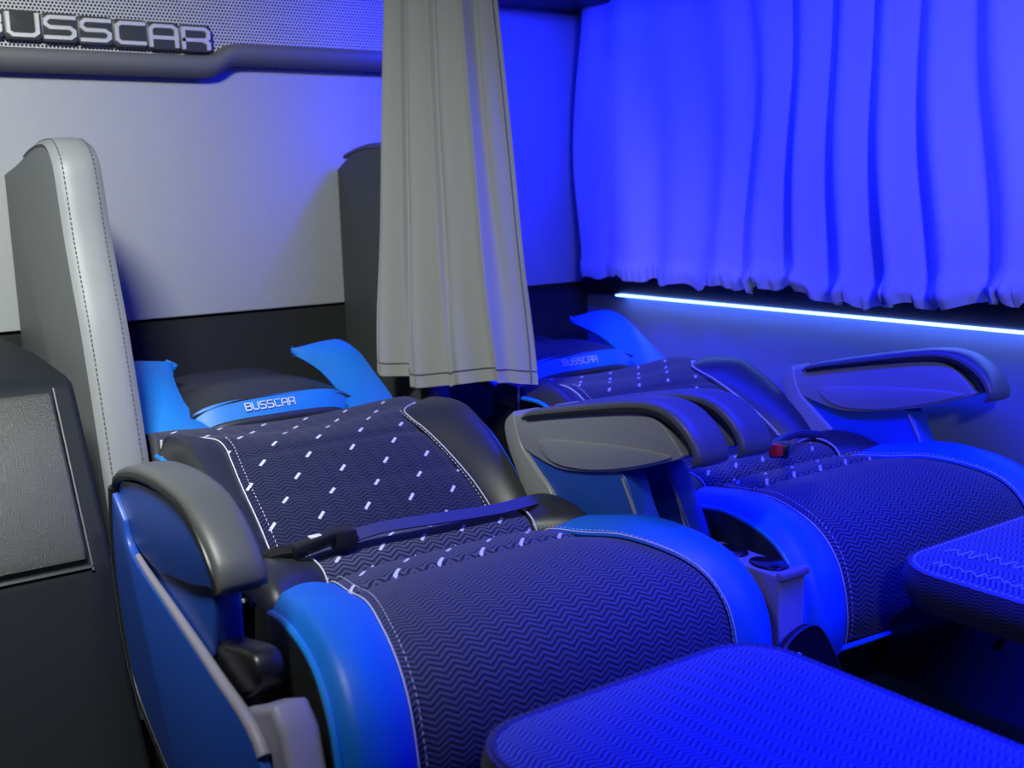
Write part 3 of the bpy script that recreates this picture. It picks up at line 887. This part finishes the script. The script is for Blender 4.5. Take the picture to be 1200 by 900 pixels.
# seat belts
def belt1():
    root = seat1
    b = M()
    p = cr([(.715, 1.485, -.516), (.78, 1.48, -.508), (.88, 1.475, -.512), (1.0, 1.48, -.520), (1.08, 1.49, -.522), (1.125, 1.50, -.535), (1.14, 1.515, -.575)], 8)
    G = []
    for i, q in enumerate(p):
        G.append([(q[0], q[1] + .024 * (t - .5) , q[2] + .010 * (t - .5)) for t in (0, .25, .5, .75, 1)])
    st = M().patch(G, .0025).build('seat_belt', MAT['webbing'], root, angle=60)
    M().box((.698, 1.468, -.528), (.735, 1.502, -.498), .005).build('buckle_tongue', MAT['black_plastic'], st)
    bk = M(); bk.box((-.034, -.015, -.011), (.034, .015, .011), .005)
    ang = .10
    bk.v = [(.668 + x * math.cos(ang) , 1.485 + y - z * .3, -.513 + z + x * .16) for x, y, z in bk.v]
    bk = bk.build('buckle', MAT['black_plastic'], st)
    lb = M().box((.662, 1.478, -.5030), (.682, 1.490, -.5000), .001); lb.build('buckle_label', MAT['white_label'], bk)
    m = M(); m.tube(cr([(.645, 1.49, -.519), (.618, 1.50, -.520), (.600, 1.51, -.530), (.585, 1.53, -.57)], 5), .010, 8); m.build('buckle_stalk', MAT['black_plastic'], bk)
belt1()
def belt2():
    b = M()
    b.box((-.016, -.030, -.012), (.016, .030, .012), .004)
    a_ = .9
    b.v = [(1.405 + x * math.cos(a_) - y * math.sin(a_) * -1, 1.235 + x * -math.sin(a_) + y * math.cos(a_) , -.440 + z + y * -.1) for x, y, z in b.v]
    o = b.build('buckle', MAT['black_plastic'], seat2)
    rb = M().box((1.356, 1.198, -.440), (1.373, 1.216, -.420), .003)
    rb.build('release_button', MAT['red'], o)['label'] = 'red release button'
    m = M(); m.tube(cr([(1.45, 1.32, -.45), (1.52, 1.36, -.47), (1.62, 1.44, -.50), (1.75, 1.50, -.51), (1.85, 1.52, -.53)], 5), .009, 8)
    m.build('seat_belt', MAT['webbing'], seat2)
belt2()

# ------------------------------------------------------------------ console between the seats and the folding flap
root = empty('cup_holder_console', (1.225, 1.2, FZ))
M().prism([(1.060, FZ), (1.060, -.578), (1.067, -.570), (1.232, -.570), (1.232, FZ)], 0, 1.210, 1.266, .004).build('body', MAT['lavender'], root)
M().box((1.208, 1.053, -.578), (1.270, 1.067, -.564), .004).build('front_lip', MAT['lavender'], root)
c = M()
for cy in (1.106, 1.188):
    ring = [(1.238 + .024 * math.cos(a * PI / 12), cy + .034 * math.sin(a * PI / 12)) for a in range(24)]
    c.prism(ring, 2, -.576, -.5665, .002)
c.build('cup_well', MAT['black_glossy'], root)
tag(root, 'narrow pale console with a black cup well between the two seat cushions', 'console')

root = empty('folding_flap', (1.25, 1.036, FZ))
fl = cr([(1.186, -.690), (1.194, -.660), (1.226, -.645), (1.256, -.648), (1.280, -.674), (1.308, -.724), (1.316, -.766), (1.29, -.80), (1.225, -.80)], 5, True)
M().prism(fl, 1, 1.028, 1.042, .004).build('panel', MAT['black_plastic'], root)
M().tube([(p[0], 1.028, p[1]) for p in fl + fl[:1]], .0018, 6).build('edge_bead', MAT['webbing'], root)
M().tube([(1.216, 1.031, -.682), (1.216, 1.024, -.682)], .004, 10).build('pin', MAT['chrome'], root)
M().box((1.23, 1.030, FZ), (1.27, 1.042, -.79), .003).build('post', MAT['black_plastic'], root)
tag(root, 'small dark rounded flap with a metal pin standing before the cup holder console', 'flap')

# ------------------------------------------------------------------ lights
def area(name, loc, target, size, power, col, spread=180, shape='RECTANGLE'):
    L = bpy.data.lights.new(name, 'AREA'); L.shape = shape; L.size = size[0]; L.size_y = size[1]
    L.energy = power; L.color = col; L.spread = math.radians(spread)
    o = bpy.data.objects.new(name, L); COL.objects.link(o); o.location = loc
    d = Vector(target) - Vector(loc); o.rotation_euler = d.to_track_quat('-Z', 'Y').to_euler()
    return o
WHITE = (.96, 1.0, .94); BLUE = (.003, .010, 1.0)
area('aisle_lamp', (.0, 1.0, .93), (.30, 2.2, -.35), (.30, .30), 22.0, WHITE, 96)
area('curtain_fill_light', (.30, -.55, .62), (1.95, 1.15, .0), (.15, .15), 1.25, WHITE, 62)  # added unseen white fill, rakes across the window curtain folds
area('lid_highlight_light', (.55, .60, .90), (.30, 1.8, -.42), (.15, .15), .7, WHITE, 40)  # unseen spot added to put a highlight on the console lid
area('rack_blue_lamp', (1.52, 1.15, .498), (1.80, 1.15, -.2), (2.6, .08), 85, BLUE, 160)
area('corner_blue_lamp', (1.62, 2.08, .495), (1.60, 2.5, .12), (.45, .06), 10, BLUE, 160)
area('front_blue_lamp', (1.20, .55, .93), (1.12, .60, -.6), (.7, .2), 14, BLUE, 50)

wd = bpy.data.worlds.new('world'); sc.world = wd; wd.use_nodes = True
wd.node_tree.nodes['Background'].inputs[0].default_value = (.35, .4, .8, 1)
wd.node_tree.nodes['Background'].inputs[1].default_value = .012

# ------------------------------------------------------------------ camera
cd = bpy.data.cameras.new('camera'); cam = bpy.data.objects.new('camera', cd); COL.objects.link(cam); sc.camera = cam
V1 = Vector((1894, 280)); V2 = Vector((-934, 203)); f = math.sqrt(-(V1.dot(V2)))
X = Vector((V1.x, V1.y, f)).normalized(); Y = Vector((V2.x, V2.y, f)).normalized()
Z = Y.cross(X)
if Z.y < 0: Z = -Z
right = Vector((X.x, Y.x, Z.x)); up = Vector((X.y, Y.y, Z.y)); fwd = Vector((X.z, Y.z, Z.z))
cam.matrix_world = Matrix(((right.x, up.x, -fwd.x, 0), (right.y, up.y, -fwd.y, 0), (right.z, up.z, -fwd.z, 0), (0, 0, 0, 1)))
cd.sensor_width = 36; cd.lens = f / 1200 * 36; cd.clip_start = .02
cd.dof.use_dof = True; cd.dof.focus_distance = 1.85; cd.dof.aperture_fstop = 4.0

vs = sc.view_settings
vs.view_transform = 'Standard'; vs.look = 'None'; vs.gamma = 1; vs.use_curve_mapping = False; vs.exposure = 0
